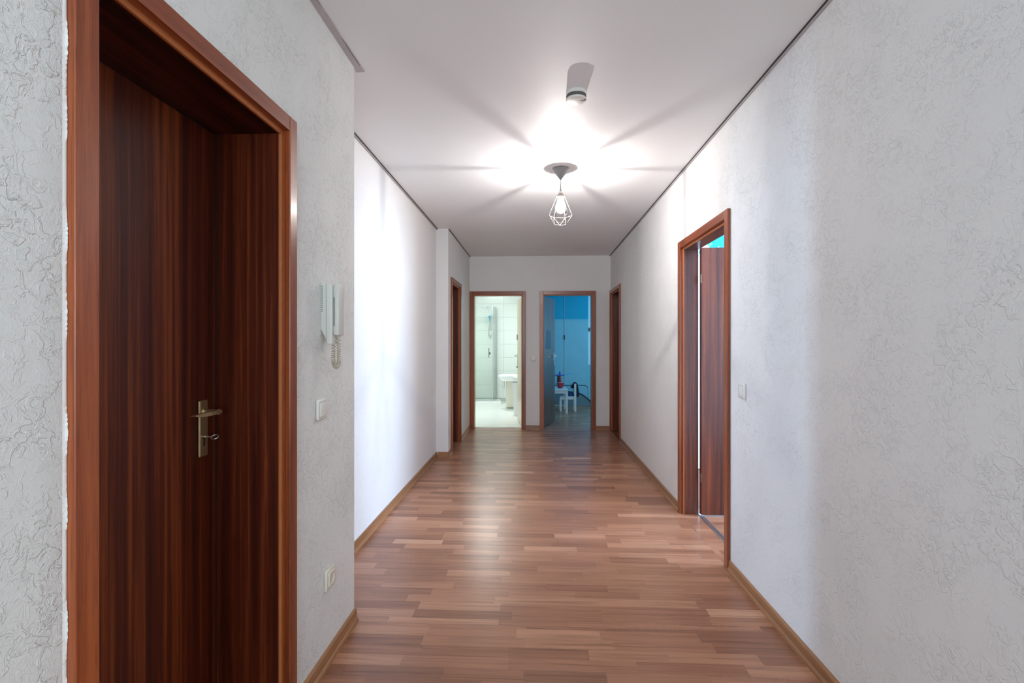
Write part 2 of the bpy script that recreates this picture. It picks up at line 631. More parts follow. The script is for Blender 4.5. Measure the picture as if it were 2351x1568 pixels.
def strips(region):
    """rows of strips covering x0..x1, y0..y1, cut at the region's ends"""
    x0, x1, y0, y1 = region
    out = []
    k = math.floor(y0 / SW)
    while k * SW < y1 - 1e-4:
        ya, yb = max(y0, k * SW), min(y1, (k + 1) * SW)
        x = x0 - random.random() * 0.45
        while x < x1:
            ln = random.uniform(0.30, 0.52)
            a, b = max(x, x0), min(x + ln, x1)
            if b - a > 0.02 and yb - ya > 0.004:
                out.append((a, b, ya, yb))
            x += ln
        k += 1
    return out


near = [p for p in strips((XL + 0.003, XR - 0.003, 1.86, YC))] + strips((XA + 0.003, XR - 0.003, YC, 7.60))
near.sort(key=lambda p: p[2])
single = near[:296]
rest = near[296:]
rest += strips((XL + 0.003, XR - 0.003, -2.5, 1.86))
rest += strips((XR - 0.003, 2.6, 2.6, 3.95)) + strips((0.005, 2.6, 7.605, 10.59))
for p in single:
    bm = B()
    lay = bm.loops.layers.float_color.new('strip')
    strip_mesh(bm, lay, *p)
    obj('floor_strip', bm, 'floor', floor)
bm = B()
lay = bm.loops.layers.float_color.new('strip')
for p in rest:
    strip_mesh(bm, lay, *p)
obj('distant_floor_strips', bm, 'floor', floor, kind='stuff')

# bathroom floor tiles
bm = B()
box(bm, -2.0, -0.10, YF2 - 0.01, YB, -0.0055, -0.002)
bf = obj('floor_bathroom', bm, 'grout', kind='structure', label='white tiled bathroom floor')
ROWH = 0.327
k = 0
y = YF2 - 0.01
while y < 10.5:
    off = -0.727 if k % 2 == 0 else -0.57
    for i in range(-3, 2):
        a, b = off + i * 0.6, off + (i + 1) * 0.6
        a, b = max(a, -1.995), min(b, -0.105)
        if b - a > 0.03:
            bm = B()
            box(bm, a + 0.0015, b - 0.0015, y + 0.0015, min(y + ROWH, 10.99) - 0.0015, -0.002, 0.0, 0.0007)
            obj('floor_tile', bm, 'ftile', bf)
    y += ROWH
    k += 1

# bathroom wall tiles on the rear wall
wb = bpy.data.objects['wall_bathroom_far']
zs = [0.06, 0.357, 0.665, 0.962, 1.251, 1.546, 1.841, 2.138, 2.435]
for z0, z1 in zip(zs[:-1], zs[1:]):
    for xa, xb in ((-1.904, -1.304), (-1.304, -0.704), (-0.704, -0.104)):
        bm = B()
        box(bm, xa + 0.0015, xb - 0.0015, YB - 0.008, YB, z0 + 0.0015, z1 - 0.0015, 0.001)
        obj('wall_tile', bm, 'tile', wb)

# ------------------------------------------------------------------ skirting and ceiling joints
SK = [(0, 0), (0.021, 0), (0.0195, 0.010), (0.0125, 0.019), (0.0105, 0.052), (0.006, 0.059), (0, 0.059)]


def skirt_x(name, x, side, y0, y1, label):
    """skirting along Y; side +1 when the wall is on the left and the board grows to +X"""
    bm = B()
    prism(bm, [(x + side * u, z) for u, z in SK], 'y', y0, y1)
    return obj(name, bm, 'skirt_y', kind='structure', label=label)


def skirt_y(name, y, x0, x1, label):
    bm = B()
    prism(bm, [(y - u, z) for u, z in SK], 'x', x0, x1)
    return obj(name, bm, 'skirt', kind='structure', label=label)


skirt_x('baseboard_right', XR, -1, -2.5, RDOOR[0] - 0.064, 'brown skirting on the right wall in front of the open door')
skirt_x('baseboard_right_middle', XR, -1, RDOOR[1] + 0.064, RFAR[0] - 0.064, 'brown skirting on the right wall beyond the open door')
skirt_x('baseboard_left', XL, 1, ENTR[1] + 0.064, YC + 0.004, 'brown skirting under the intercom')
skirt_x('baseboard_left_rear', XL, 1, -2.5, ENTR[0] - 0.064, 'brown skirting before the entrance door')
skirt_x('baseboard_left_recess', XA, 1, LOPEN[1] + 0.066, YP, 'brown skirting on the bright left wall')
skirt_y('baseboard_pier', YP, XA + 0.02, XP + 0.012, 'short brown skirting on the pier')
skirt_x('baseboard_left_far', XP, 1, LFAR[1] + 0.064, YF, 'brown skirting beyond the far left door')
skirt_x('baseboard_pier_side', XP, 1, YP - 0.02, LFAR[0] - 0.066, 'brown skirting between pier and far left door')
skirt_y('baseboard_far', YF, BATH[1] + 0.064, BLUE[0] - 0.064, 'short brown skirting between the two far doors')
skirt_y('baseboard_far_right', YF, BLUE[1] + 0.064, XR, 'short brown skirting right of the blue room door')


skirt_y('baseboard_blue_room', YK, 0.0, 3.3, 'brown skirting along the blue wall')


def joint(name, x, side, y0, y1, wdt, mat, label):
    t = empty(name, kind='structure', label=label)
    bm = B()
    a, b = sorted((x, x + side * wdt))
    box(bm, a, b, y0, y1, CH - 0.012, CH)
    obj('profile', bm, mat, t)
    bm = B()
    a, b = sorted((x + side * wdt, x + side * (wdt + 0.004)))
    box(bm, a, b, y0, y1, CH - 0.006, CH)
    obj('joint_shade', bm, 'gapdark', t)  # dark bar stands in for the shadow in the ceiling groove
    return t


joint('trim_1', XR, -1, -2.6, YF, 0.011, 'shadowgap', 'thin grey ceiling profile along the right wall')
joint('trim_2', XA, 1, YC, YP, 0.013, 'shadowgap', 'thin grey ceiling profile along the bright left wall')
joint('trim_3', XP, 1, YP, YF, 0.007, 'shadowgap', 'thin dark ceiling joint along the far left wall')
t = empty('trim_4', kind='structure', label='loose grey ceiling edge strip above the entrance wall corner')
bm = B()
# flat flange that runs past the corner, its outer edge a little wavy
n = 40
low, top = [], []
for i in range(n + 1):
    yy = -2.6 + (2.325 + 2.6) * i / n
    wv = 0.026 + 0.0025 * math.sin(yy * 7.1) + 0.0015 * math.sin(yy * 17) + (0.008 if i == n else 0)
    low.append((bm.verts.new((XL - 0.004, yy, CH - 0.008)), bm.verts.new((XL + wv, yy, CH - 0.005))))
    top.append((bm.verts.new((XL - 0.004, yy, CH)), bm.verts.new((XL + wv, yy, CH))))
for i in range(n):
    bm.faces.new((low[i][0], low[i][1], low[i + 1][1], low[i + 1][0]))
    bm.faces.new((low[i][1], top[i][1], top[i + 1][1], low[i + 1][1]))
    bm.faces.new((top[i][0], top[i + 1][0], top[i + 1][1], top[i][1]))
bm.faces.new((low[n][0], low[n][1], top[n][1], top[n][0]))
bm.faces.new((low[0][0], top[0][0], top[0][1], low[0][1]))
obj('flange', bm, 'shadowgap', t)
bm = B()
pts = []
for i in range(26):
    yy = 1.2 + 1.08 * i / 25
    pts.append((XL + 0.0285 + 0.0022 * math.sin(yy * 9) - 0.001 * (i % 3), yy, CH - 0.004))
tube(bm, pts, 0.0012, 5)
obj('crack_line', bm, 'gapdark', t)


# ------------------------------------------------------------------ door frames
def frame(name, origin, rz, wd, depth, label, wz='wood_z', wx='wood_x'):
    """lining frame around a clear opening wd x CL_H.  Local: x along the wall, y into the wall (0 = hall face), z up."""
    t = empty(name, origin, rz, kind='structure', label=label)
    h = wd / 2
    H_ = CL_H
    RB = 0.014            # width of the rebate lip
    CW = 0.050            # casing width
    PR = 0.018            # casing stands proud of the plaster
    for s in (-1, 1):
        a, b = sorted((s * (h + RB), s * (h + RB + CW)))
        bm = B()
        box(bm, a, b, -PR, 0.0, 0, H_ + RB + CW, 0.0025, 2)
        obj('casing', bm, 'wood_cas_z', t)
        bm = B()                               # rebate side
        a, b = sorted((s * (h + RB), s * (h + RB + 0.012)))
        box(bm, a, b, 0.0, 0.006, 0, H_ + RB, 0.0)
        obj('rebate', bm, 'wood_cas_z', t)
        bm = B()                               # lip
        a, b = sorted((s * h, s * (h + RB + 0.012)))
        box(bm, a, b, 0.006, 0.016, 0, H_, 0.0015)
        obj('lip', bm, 'lip', t)
        bm = B()                               # lining
        a, b = sorted((s * (h + 0.0008), s * (h + 0.024)))
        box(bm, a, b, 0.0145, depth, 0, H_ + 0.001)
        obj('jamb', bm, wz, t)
    bm = B()
    box(bm, -(h + RB), h + RB, -PR + 0.0006, 0.0, H_ + RB, H_ + RB + CW, 0.0025, 2)
    obj('head_casing', bm, 'wood_cas_x', t)
    bm = B()
    box(bm, -(h + RB), h + RB, 0.0, 0.006, H_ + RB, H_ + RB + 0.012)
    obj('head_rebate', bm, 'wood_cas_x', t)
    bm = B()
    box(bm, -(h + RB), h + RB, 0.006, 0.016, H_, H_ + RB + 0.012, 0.0015)
    obj('head_lip', bm, 'lip', t)
    bm = B()
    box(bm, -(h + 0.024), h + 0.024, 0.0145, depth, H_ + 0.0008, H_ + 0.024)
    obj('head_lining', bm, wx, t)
    return t


def mid(c):
    return (c[0] + c[1]) / 2


# entrance door, closed, deep in the left wall
e1 = frame('door_1', (XL, mid(ENTR), 0), PI / 2, ENTR[1] - ENTR[0], 0.262, 'dark mahogany entrance door in a deep frame, closed, at the left', 'entr_z', 'entr_x')
hw = (ENTR[1] - ENTR[0]) / 2
bm = B()
box(bm, -hw + 0.004, hw - 0.0022, 0.228, 0.268, 0.006, CL_H - 0.004, 0.002)
leaf = obj('door_leaf', bm, 'entr_z', e1)
bm = B()
box(bm, hw - 0.0030, hw + 0.0006, 0.2265, 0.232, 0, CL_H)
obj('rubber_seal', bm, 'black', e1)
# lock plate with lever and key, local x points away from the viewer
px, pv = hw - 0.074, 0.228
bm = B()
box(bm, px - 0.021, px + 0.021, pv - 0.008, pv, 0.925, 1.105, 0.0035, 2)
obj('lock_plate', bm, 'brass', leaf)
bm = B()
lathe(bm, [(0.011, 0), (0.012, 0.004), (0.0085, 0.010), (0.0085, 0.040), (0.010, 0.050), (0.0, 0.051)], 20)
bmesh.ops.rotate(bm, verts=bm.verts, cent=(0, 0, 0), matrix=Matrix.Rotation(PI / 2, 3, 'X'))
bmesh.ops.translate(bm, verts=bm.verts, vec=(px, pv - 0.007, 1.068))
# flat lever blade pointing to the hinge side
prof = [(0.010, -0.005), (0.010, 0.006), (-0.03, 0.007), (-0.085, 0.006), (-0.108, 0.0035), (-0.110, 0.0005), (-0.09, -0.004), (-0.05, -0.006)]
vsA = [bm.verts.new((px + u, pv - 0.062 + 0.004 * (u < -0.09), 1.068 + z)) for u, z in prof]
vsB = [bm.verts.new((px + u, pv - 0.046 + 0.006 * (u < -0.09), 1.068 + z * 0.85)) for u, z in prof]
for i in range(len(prof)):
    j = (i + 1) % len(prof)
    bm.faces.new((vsA[i], vsA[j], vsB[j], vsB[i]))
bm.faces.new(vsA)
bm.faces.new(list(reversed(vsB)))
obj('lever_handle', bm, 'brass', leaf, smooth=True)
bm = B()
box(bm, px - 0.003, px + 0.003, pv - 0.0088, pv - 0.0079, 0.958, 0.982)
lathe(bm, [(0.0052, -0.0006), (0.0052, 0.0006)], 14, (0, 0, 0))
vv = [v for v in bm.verts if abs(v.co.x) < 0.02 and abs(v.co.y) < 0.02 and abs(v.co.z) < 0.02]
bmesh.ops.rotate(bm, verts=vv, cent=(0, 0, 0), matrix=Matrix.Rotation(PI / 2, 3, 'X'))
bmesh.ops.translate(bm, verts=vv, vec=(px, pv - 0.0084, 0.983))
obj('keyhole', bm, 'black', leaf)
key = empty('door_key', (XL - pv + 0.0085, mid(ENTR) + px, 0.988), 0.0, label='small metal key with round bow, stuck in the entrance door lock', cat='key')
bm = B()
tube(bm, [(-0.012, 0, 0), (0.024, 0, 0)], 0.0024, 8)
tube(bm, [(0.002, 0, 0), (0.006, 0, 0)], 0.0040, 10)
obj('key_shaft', bm, 'steel', key, smooth=True)
bm = B()
tube(bm, [(0.024 + 0.011 + 0.011 * math.cos(a), 0.0095 * math.sin(a) * 0.9, 0.0055 * math.sin(a)) for a in [2 * PI * i / 20 for i in range(20)]], 0.0017, 6, True)
obj('key_bow', bm, 'steel', key, smooth=True)

# bathroom and blue room doors in the far wall
e2 = frame('door_2', (mid(BATH), YF, 0), 0.0, BATH[1] - BATH[0], YF2 - YF, 'open bathroom door in a mahogany frame, left one in the end wall')
e3 = frame('door_3', (mid(BLUE), YF, 0), 0.0, BLUE[1] - BLUE[0], YF2 - YF, 'open blue room door in a mahogany frame, right one in the end wall')
e4 = frame('door_4', (XR, mid(RDOOR), 0), -PI / 2, RDOOR[1] - RDOOR[0], 0.117, 'mahogany door standing open in the right wall')
e5 = frame('door_5', (XR, mid(RFAR), 0), -PI / 2, RFAR[1] - RFAR[0], 0.15, 'closed mahogany door in the right wall beside the end wall')
e6 = frame('door_6', (XP, mid(LFAR), 0), PI / 2, LFAR[1] - LFAR[0], 0.19, 'closed mahogany door in the left wall beyond the pier')


def closed_leaf(e, wd, v, side=-1):
    h = wd / 2
    bm = B()
    box(bm, -h + 0.004, h - 0.004, v, v + 0.04, 0.006, CL_H - 0.004, 0.002)
    o = obj('door_leaf', bm, 'wood_z', e)
    bm = B()
    s = side * (h - 0.06)
    box(bm, s - 0.02, s + 0.02, v - 0.008, v, 0.93, 1.10, 0.003)
    tube(bm, [(s, v - 0.004, 1.06), (s, v - 0.05, 1.06), (s - side * 0.11, v - 0.05, 1.06)], 0.008, 8)
    obj('lever_handle', bm, 'steel', o, smooth=True)
    return o


closed_leaf(e5, RFAR[1] - RFAR[0], 0.105, 1)
closed_leaf(e6, LFAR[1] - LFAR[0], 0.145)


def open_leaf(e, hinge, tip, wd, mat, face_side, plate=True):
    """leaf swung open: hinge and tip are plan points in world coordinates; built in the frame's local space"""
    inv = Matrix.Rotation(-e.rotation_euler.z, 3, 'Z')
    def loc(p):
        return inv @ (Vector((p[0], p[1], 0)) - Vector((e.location.x, e.location.y, 0)))
    a, b = loc(hinge), loc(tip)
    d = (b - a).normalized()
    nrm = Vector((-d.y, d.x, 0)) * face_side       # visible side
    R = Matrix(((d.x, nrm.x, 0), (d.y, nrm.y, 0), (0, 0, 1)))
    L = (b - a).length

    def put(bm):
        for v in bm.verts:
            v.co = R @ v.co + a
    bm = B()
    box(bm, 0.002, L, -0.04, 0.0, 0.012, CL_H + 0.006, 0.002)
    put(bm)
    return obj('door_leaf', bm, mat, e), put, L, R, a


def lever(put, L, parent, mat, v0=0.0, long_plate=True, name='lever_handle'):
    s = L - 0.055
    for sd in (1,):
        bm = B()
        box(bm, s - 0.018, s + 0.018, v0, v0 + 0.008, 0.905, 1.115, 0.003)
        tube(bm, [(s, v0 + 0.004, 1.07), (s, v0 + 0.045, 1.07), (s - 0.02, v0 + 0.052, 1.07), (s - 0.11, v0 + 0.052, 1.07)], 0.0095, 10)
        box(bm, s - 0.018, s + 0.018, v0 - 0.048, v0 - 0.04, 0.905, 1.115, 0.003)
        tube(bm, [(s, v0 - 0.044, 1.07), (s, v0 - 0.085, 1.07), (s - 0.02, v0 - 0.092, 1.07), (s - 0.11, v0 - 0.092, 1.07)], 0.0095, 10)
        put(bm)
        obj(name, bm, mat, parent, smooth=True)


leaf2, put2, L2, R2, a2 = open_leaf(e2, (-0.205, 7.575), (-0.305, 8.31), 0.7, 'beige_door', 1)
lever(put2, L2, leaf2, 'chrome')
bm = B()
box(bm, L2 - 0.062, L2 - 0.040, 0.0, 0.022, 0.875, 0.895, 0.006, 2)
box(bm, L2 - 0.03, L2 - 0.012, 0.0, 0.012, 1.33, 1.42, 0.003)
put2(bm)
obj('latch_knob', bm, 'brass_dark', leaf2)
leaf3, put3, L3, R3, a3 = open_leaf(e3, (0.118, 7.56), (0.313, 8.225), 0.7, 'wood_z', -1)
lever(put3, L3, leaf3, 'chrome')
# dark poster, wider at the foot, on the blue room door
bm = B()
tri = [(0.105, 1.185), (0.455, 1.185), (0.41, 1.475), (0.17, 1.475)]
A_ = [bm.verts.new((u, 0.0015, z)) for u, z in tri]
B_ = [bm.verts.new((u, 0.0005, z)) for u, z in tri]
bm.faces.new(A_)
bm.faces.new(list(reversed(B_)))
for i in range(4):
    bm.faces.new((A_[i], A_[(i + 1) % 4], B_[(i + 1) % 4], B_[i]))
put3(bm)
po = obj('poster', bm, 'poster', label='dark blue poster stuck on the open blue room door', cat='poster')
po.location = e3.location
leaf4, put4, L4, R4, a4 = open_leaf(e4, (1.222, 3.768), (2.06, 3.772), 0.86, 'wood_z', -1)
bm = B()
s = L4 - 0.06
box(bm, s - 0.02, s + 0.02, 0.0, 0.008, 0.93, 1.10, 0.003)
tube(bm, [(s, 0.004, 1.06), (s, 0.05, 1.06), (s - 0.11, 0.05, 1.06)], 0.008, 8)
put4(bm)
obj('lever_handle', bm, 'brass', leaf4, smooth=True)
for z in (0.29, 1.76):
    bm = B()
    tube(bm, [(-0.004, 0.006, z - 0.032), (-0.004, 0.006, z + 0.032)], 0.0055, 10)
    tube(bm, [(-0.004, 0.006, z - 0.003), (-0.004, 0.006, z + 0.003)], 0.0066, 10)
    put4(bm)
    obj('hinge', bm, 'brass_dark', leaf4)
bm = B()
prism(bm, [(-0.020, 0.0), (0.020, 0.0), (0.014, 0.004), (-0.014, 0.004)], 'y', RDOOR[0] - 0.01, RDOOR[1] + 0.01)
th = obj('threshold_strip', bm, 'alu', label='silver metal threshold strip in the open right doorway', cat='threshold')
th.location = (1.232, 0, 0)
bm = B()
prism(bm, [(YF2 - 0.03, 0.0), (YF2 + 0.005, 0.0), (YF2 - 0.002, 0.004), (YF2 - 0.022, 0.004)], 'x', BATH[0] + 0.002, BATH[1] - 0.002)
obj('threshold_strip', bm, 'lampgrey', label='grey threshold strip in the bathroom doorway', cat='threshold')

# ragged white paint edge beside the entrance casing (overlaps the wood a little)
bm = B()
ya = ENTR[0] - 0.064
prev = None
for i in range(500):
    z = 0.02 + (CL_H + 0.04) * i / 499
    e_ = ya + 0.001 + 0.0035 * max(0, math.sin(i * 0.11) * math.sin(i * 0.037) + 0.4 * random.random() - 0.25)
    cur = (bm.verts.new((XL, ya - 0.007, z)), bm.verts.new((XL + 0.0015, ya - 0.004, z)), bm.verts.new((XL + 0.002 + 1.3 * max(0, e_ - ya - 0.001), ya - 0.0012, z)), bm.verts.new((XL, ya + 0.001, z)))
    if prev:
        for k in range(3):
            bm.faces.new((prev[k], prev[k + 1], cur[k + 1], cur[k]))
    prev = cur
# kept thin: a bead of filler between plaster and casing
obj('filler_bead', bm, 'wall_fine', bpy.data.objects['wall_left'])

# ------------------------------------------------------------------ pendant lamp
PX, PY = 0.183, 3.70
lamp = empty('pendant_lamp', (PX, PY, CH), label='grey pendant lamp with an open wire cage and lit bulb', cat='lamp')
bm = B()
lathe(bm, [(0.058, 0.0), (0.060, -0.006), (0.056, -0.016), (0.034, -0.046), (0.012, -0.074), (0.009, -0.078), (0.009, -0.083), (0.0, -0.083)], 40)
obj('canopy', bm, 'lampgrey', lamp, smooth=True)
bm = B()
tube(bm, [(0, 0, -0.08), (0, 0, -0.155)], 0.0028, 8)
obj('cord', bm, 'black', lamp, smooth=True)
bm = B()
lathe(bm, [(0.004, -0.150), (0.006, -0.153), (0.0065, -0.166), (0.005, -0.170), (0, -0.170)], 16)
obj('cord_grip', bm, 'lampgrey', lamp, smooth=True)
bm = B()
lathe(bm, [(0.0, -0.166), (0.006, -0.168), (0.031, -0.208), (0.031, -0.210), (0.028, -0.209), (0.005, -0.172), (0, -0.171)], 32, cap=False)
obj('shade_cap', bm, 'lampwire', lamp, smooth=True)
bm = B()
lathe(bm, [(0.014, -0.172), (0.0155, -0.176), (0.0155, -0.222), (0.012, -0.226), (0, -0.226)], 20)
obj('socket', bm, 'socket', lamp, smooth=True)
cage = []
N6 = 6
ph = 0.06
top_ = [(0.030 * math.cos(ph + i * PI / 3), 0.030 * math.sin(ph + i * PI / 3), -0.209) for i in range(N6)]
midr = [(0.086 * math.cos(ph + i * PI / 3), 0.086 * math.sin(ph + i * PI / 3), -0.345) for i in range(N6)]
botr = [(0.050 * math.cos(ph + (i + .5) * PI / 3), 0.050 * math.sin(ph + (i + .5) * PI / 3), -0.408) for i in range(N6)]
bm = B()
tube(bm, [(0.030 * math.cos(2 * PI * i / 24), 0.030 * math.sin(2 * PI * i / 24), -0.209) for i in range(24)], 0.0018, 6, True)
for i in range(N6):
    j = (i + 1) % N6
    tube(bm, [top_[i], midr[i]], 0.0017, 6)
    tube(bm, [midr[i], botr[i]], 0.0017, 6)
    tube(bm, [midr[j], botr[i]], 0.0017, 6)
    tube(bm, [botr[i], botr[j]], 0.0017, 6)
    tube(bm, [midr[i], midr[j]], 0.0015, 6)
obj('wire_cage', bm, 'lampwire', lamp, smooth=True)
bm = B()
lathe(bm, [(0.012, -0.222), (0.015, -0.232), (0.027, -0.250), (0.037, -0.272), (0.039, -0.290), (0.035, -0.308), (0.023, -0.324), (0.010, -0.331), (0.0, -0.332)], 28)
bulb = obj('bulb', bm, 'bulb', lamp, smooth=True)
bm = B()
tube(bm, [(0.010 * math.cos(2 * PI * i / 20), 0.010 * math.sin(2 * PI * i / 20), -0.290 + 0.003 * math.sin(6 * PI * i / 20)) for i in range(20)], 0.0007, 5, True)
obj('filament', bm, 'filament', bulb, smooth=True)
pl = bpy.data.lights.new('lamp_light', 'POINT')
pl.energy = LAMP_POWER
pl.color = (1.0, 0.96, 0.92)
pl.shadow_soft_size = 0.004
plo = bpy.data.objects.new('lamp_light', pl)
COL.objects.link(plo)
plo.location = (PX, PY, CH - 0.273)

# ------------------------------------------------------------------ smoke detector
sd = empty('smoke_detector', (0.207, 2.575, CH), label='round white smoke detector on the ceiling before the lamp', cat='smoke detector')
bm = B()
lathe(bm, [(0.050, 0), (0.0515, -0.003), (0.0515, -0.018), (0.049, -0.0185), (0.044, -0.019)], 48)
obj('base_plate', bm, 'white', sd, smooth=True)
bm = B()
lathe(bm, [(0.0495, -0.018), (0.0495, -0.036)], 48)
obj('vent_ring', bm, 'darkgrey', sd, smooth=True)
bm = B()
for i in range(20):
    a = 2 * PI * i / 20
    c, s_ = math.cos(a), math.sin(a)
    p = 0.0502
    tube(bm, [(p * c, p * s_, -0.0175), (p * c, p * s_, -0.0365)], 0.0011, 5)
for z in (-0.0225, -0.027, -0.0315):
    lathe(bm, [(0.0490, z - 0.0007), (0.0503, z - 0.0007), (0.0503, z + 0.0007), (0.0490, z + 0.0007)], 48, cap=False)
obj('vent_ribs', bm, 'lampgrey', sd, smooth=True)
bm = B()
lathe(bm, [(0.047, -0.0355), (0.0515, -0.036), (0.0518, -0.040), (0.049, -0.044), (0.030, -0.0475), (0.0, -0.0485)], 48)
cov = obj('cover', bm, 'white', sd, smooth=True)
bm = B()
tube(bm, [(0.016 + 0.034 * k / 8, -0.010 + 0.006 * math.sin(k * 0.5), -0.0475 + 0.0022 * (k / 8) ** 2) for k in range(9)], [0.0005] + [0.0022] * 7 + [0.0008], 8)
obj('test_button', bm, 'lampgrey', cov, smooth=True)

# ------------------------------------------------------------------ intercom, switches, socket on the left wall
ic = empty('intercom_phone', (XL, 1.955, 1.405), label='grey white wall intercom handset beside the entrance door', cat='intercom')
bm = B()     # base: side outline in x (off the wall) and z, extruded along y
prism(bm, [(0.0, 0.117), (0.036, 0.117), (0.046, 0.110), (0.046, -0.122), (0.028, -0.122), (0.0, -0.062)], 'y', -0.034, 0.034)
bmesh.ops.bevel(bm, geom=bm.edges[:], offset=0.003, segments=2, affect='EDGES', profile=0.5)
base = obj('base_unit', bm, 'handset', ic, smooth=True)
bm = B()
for k in range(14):
    z = 0.102 - k * 0.0075
    box(bm, 0.004, 0.007, -0.0348, -0.0338, z, z + 0.004)
obj('vent_slots', bm, 'darkgrey', base)
bm = B()
box(bm, 0.021, 0.0222, -0.0346, -0.0338, -0.11, 0.114)
obj('lid_seam', bm, 'lampgrey', base)
bm = B()
box(bm, 0.052, 0.070, -0.030, 0.028, -0.088, 0.116, 0.005, 2)
box(bm, 0.044, 0.056, -0.022, 0.022, 0.060, 0.108, 0.004)
box(bm, 0.044, 0.056, -0.022, 0.022, -0.084, -0.050, 0.004)
hs = obj('handset', bm, 'handset', ic, smooth=True)
bm = B()
loop = []
for i in range(421):
    a = i / 420
    # loop in the plane parallel to the wall: down from the handset, round and up to the base
    th_ = PI * a
    yy = 0.012 - 0.024 * a + 0.016 * math.sin(2 * PI * a) * 0.9
    yy = 0.005 * math.cos(th_) + 0.021 * math.sin(2 * th_) * math.sin(th_)
    zz = -0.090 - 0.122 * math.sin(th_) ** 0.8 if 0 < a < 1 else -0.090
    cx = 0.056 - 0.016 * a
    ang = 2 * PI * 34 * a
    # local frame: tangent approx in the y-z plane
    tz = -math.cos(th_)
    ty = -0.25 * math.sin(th_)
    ln_ = math.hypot(ty, tz) or 1
    ny, nz = tz / ln_, -ty / ln_
    r_ = 0.0068
    loop.append((cx + r_ * math.cos(ang), yy + ny * r_ * math.sin(ang), zz + nz * r_ * math.sin(ang)))
tube(bm, loop, 0.0021, 5)
obj('coiled_cord', bm, 'coil', ic, smooth=True)


def light_switch(name, loc, rz, mat, label, w2=0.0405):
    t = empty(name, loc, rz, label=label, cat='switch')
    bm = B()
    box(bm, -w2, w2, -0.0125, 0, -w2, w2, 0.0075, 3)
    obj('switch_frame', bm, mat, t, smooth=True)
    bm = B()
    box(bm, -0.0292, 0.0292, -0.0128, -0.010, -0.0292, 0.0292, 0.001)
    obj('rocker_gap', bm, 'lampgrey', t)
    bm = B()
    vs = box(bm, -0.0275, 0.0275, -0.0165, -0.010, -0.0275, 0.0275, 0.002, 2)
    rk = obj('rocker', bm, mat, t, smooth=True)
    return t


light_switch('light_switch', (XL, 1.914, 1.030), PI / 2, 'white', 'white light switch below the intercom on the left wall')
light_switch('light_switch', (XR, 2.715, 1.033), -PI / 2, 'white', 'white light switch right of the open door on the right wall')
light_switch('light_switch', (-0.035, YF, 1.05), 0.0, 'white', 'small white light switch between the two far doors')
so = empty('wall_socket', (XL, 1.992, 0.337), PI / 2, label='cream power socket low on the left wall', cat='socket')
bm = B()
box(bm, -0.041, 0.041, -0.013, 0, -0.041, 0.041, 0.005, 2)
obj('socket_frame', bm, 'cream', so, smooth=True)
bm = B()
box(bm, -0.0275, 0.0275, -0.018, -0.010, -0.0275, 0.0275, 0.003, 2)
lathe(bm, [(0.0235, 0.0182), (0.0215, 0.0186), (0.0195, 0.0184), (0.0190, 0.004), (0.0, 0.004)], 32, cap=False)
vv = [v for v in bm.verts if v.co.z > 0.0035 and abs(v.co.y) < 0.03 and v.co.y > -0.03 and len(v.link_faces) and v.co.x ** 2 + v.co.y ** 2 < 0.0241 ** 2 and v.co.z < 0.019 and not (-0.0181 <= v.co.y <= -0.0099 and abs(v.co.z) < 0.003)]
bm.free()
bm = B()
ring = []
n = 32
# square insert with a round well, built as one surface
def sq(i, hs_):
    a = 2 * PI * i / n
    c, s_ = math.cos(a), math.sin(a)
    k = hs_ / max(abs(c), abs(s_))
    k = min(k, hs_ * 1.32)
    return c * k, s_ * k
levels = []
for hs_, v in ((0.0275, -0.0105), (0.0275, -0.016), (0.0262, -0.018)):
    levels.append([bm.verts.new((sq(i, hs_)[0], v, sq(i, hs_)[1])) for i in range(n)])
for r_, v in ((0.0215, -0.018), (0.0205, -0.0175), (0.0195, -0.0060)):
    levels.append([bm.verts.new((r_ * math.cos(2 * PI * i / n), v, r_ * math.sin(2 * PI * i / n))) for i in range(n)])
for A2, B2 in zip(levels[:-1], levels[1:]):
    for i in range(n):
        j = (i + 1) % n
        bm.faces.new((A2[i], A2[j], B2[j], B2[i]))
bm.faces.new(levels[-1])
ins = obj('socket_insert', bm, 'cream', so, smooth=True)
bm = B()
for x in (-0.0095, 0.0095):
    lathe(bm, [(0.0026, 0), (0.0026, 0.0006)], 12, (x, 0, 0))
bmesh.ops.rotate(bm, verts=bm.verts, cent=(0, 0, 0), matrix=Matrix.Rotation(PI / 2, 3, 'X'))
bmesh.ops.translate(bm, verts=bm.verts, vec=(0, -0.0062, 0))
obj('pin_holes', bm, 'black', ins)

# ------------------------------------------------------------------ bathroom
sh = empty('shower_cabin', (-1.25, 10.5, 0), label='glass shower cabin with chrome profiles on a low white tray', cat='shower')
bm = B()     # tray: low plinth that ends with a slanted front corner
poly = [(-0.74, 0.0), (0.52, 0.0), (0.47, 0.46), (-0.74, 0.46)]
prism(bm, poly, 'z', 0.0, 0.052)
bmesh.ops.bevel(bm, geom=bm.edges[:], offset=0.004, segments=1, affect='EDGES')
obj('tray', bm, 'tile', sh)
bm = B()
box(bm, -0.74, 0.345, 0.012, 0.018, 0.075, 2.05)
obj('glass_door', bm, 'glass', sh)
bm = B()
a0, b0 = (0.345, 0.015), (0.398, 0.475)
dx, dy = 0.004, 0
prism(bm, [(a0[0] - dx, a0[1]), (a0[0] + dx, a0[1]), (b0[0] + dx, b0[1]), (b0[0] - dx, b0[1])], 'z', 0.075, 2.05)
obj('glass_side', bm, 'glass', sh)
bm = B()
box(bm, 0.338, 0.349, 0.008, 0.022, 0.066, 2.055, 0.001)
obj('corner_profile', bm, 'steel', sh)
bm = B()
box(bm, 0.391, 0.404, 0.462, 0.486, 0.066, 2.052, 0.001)
obj('wall_profile', bm, 'steel', sh)
bm = B()
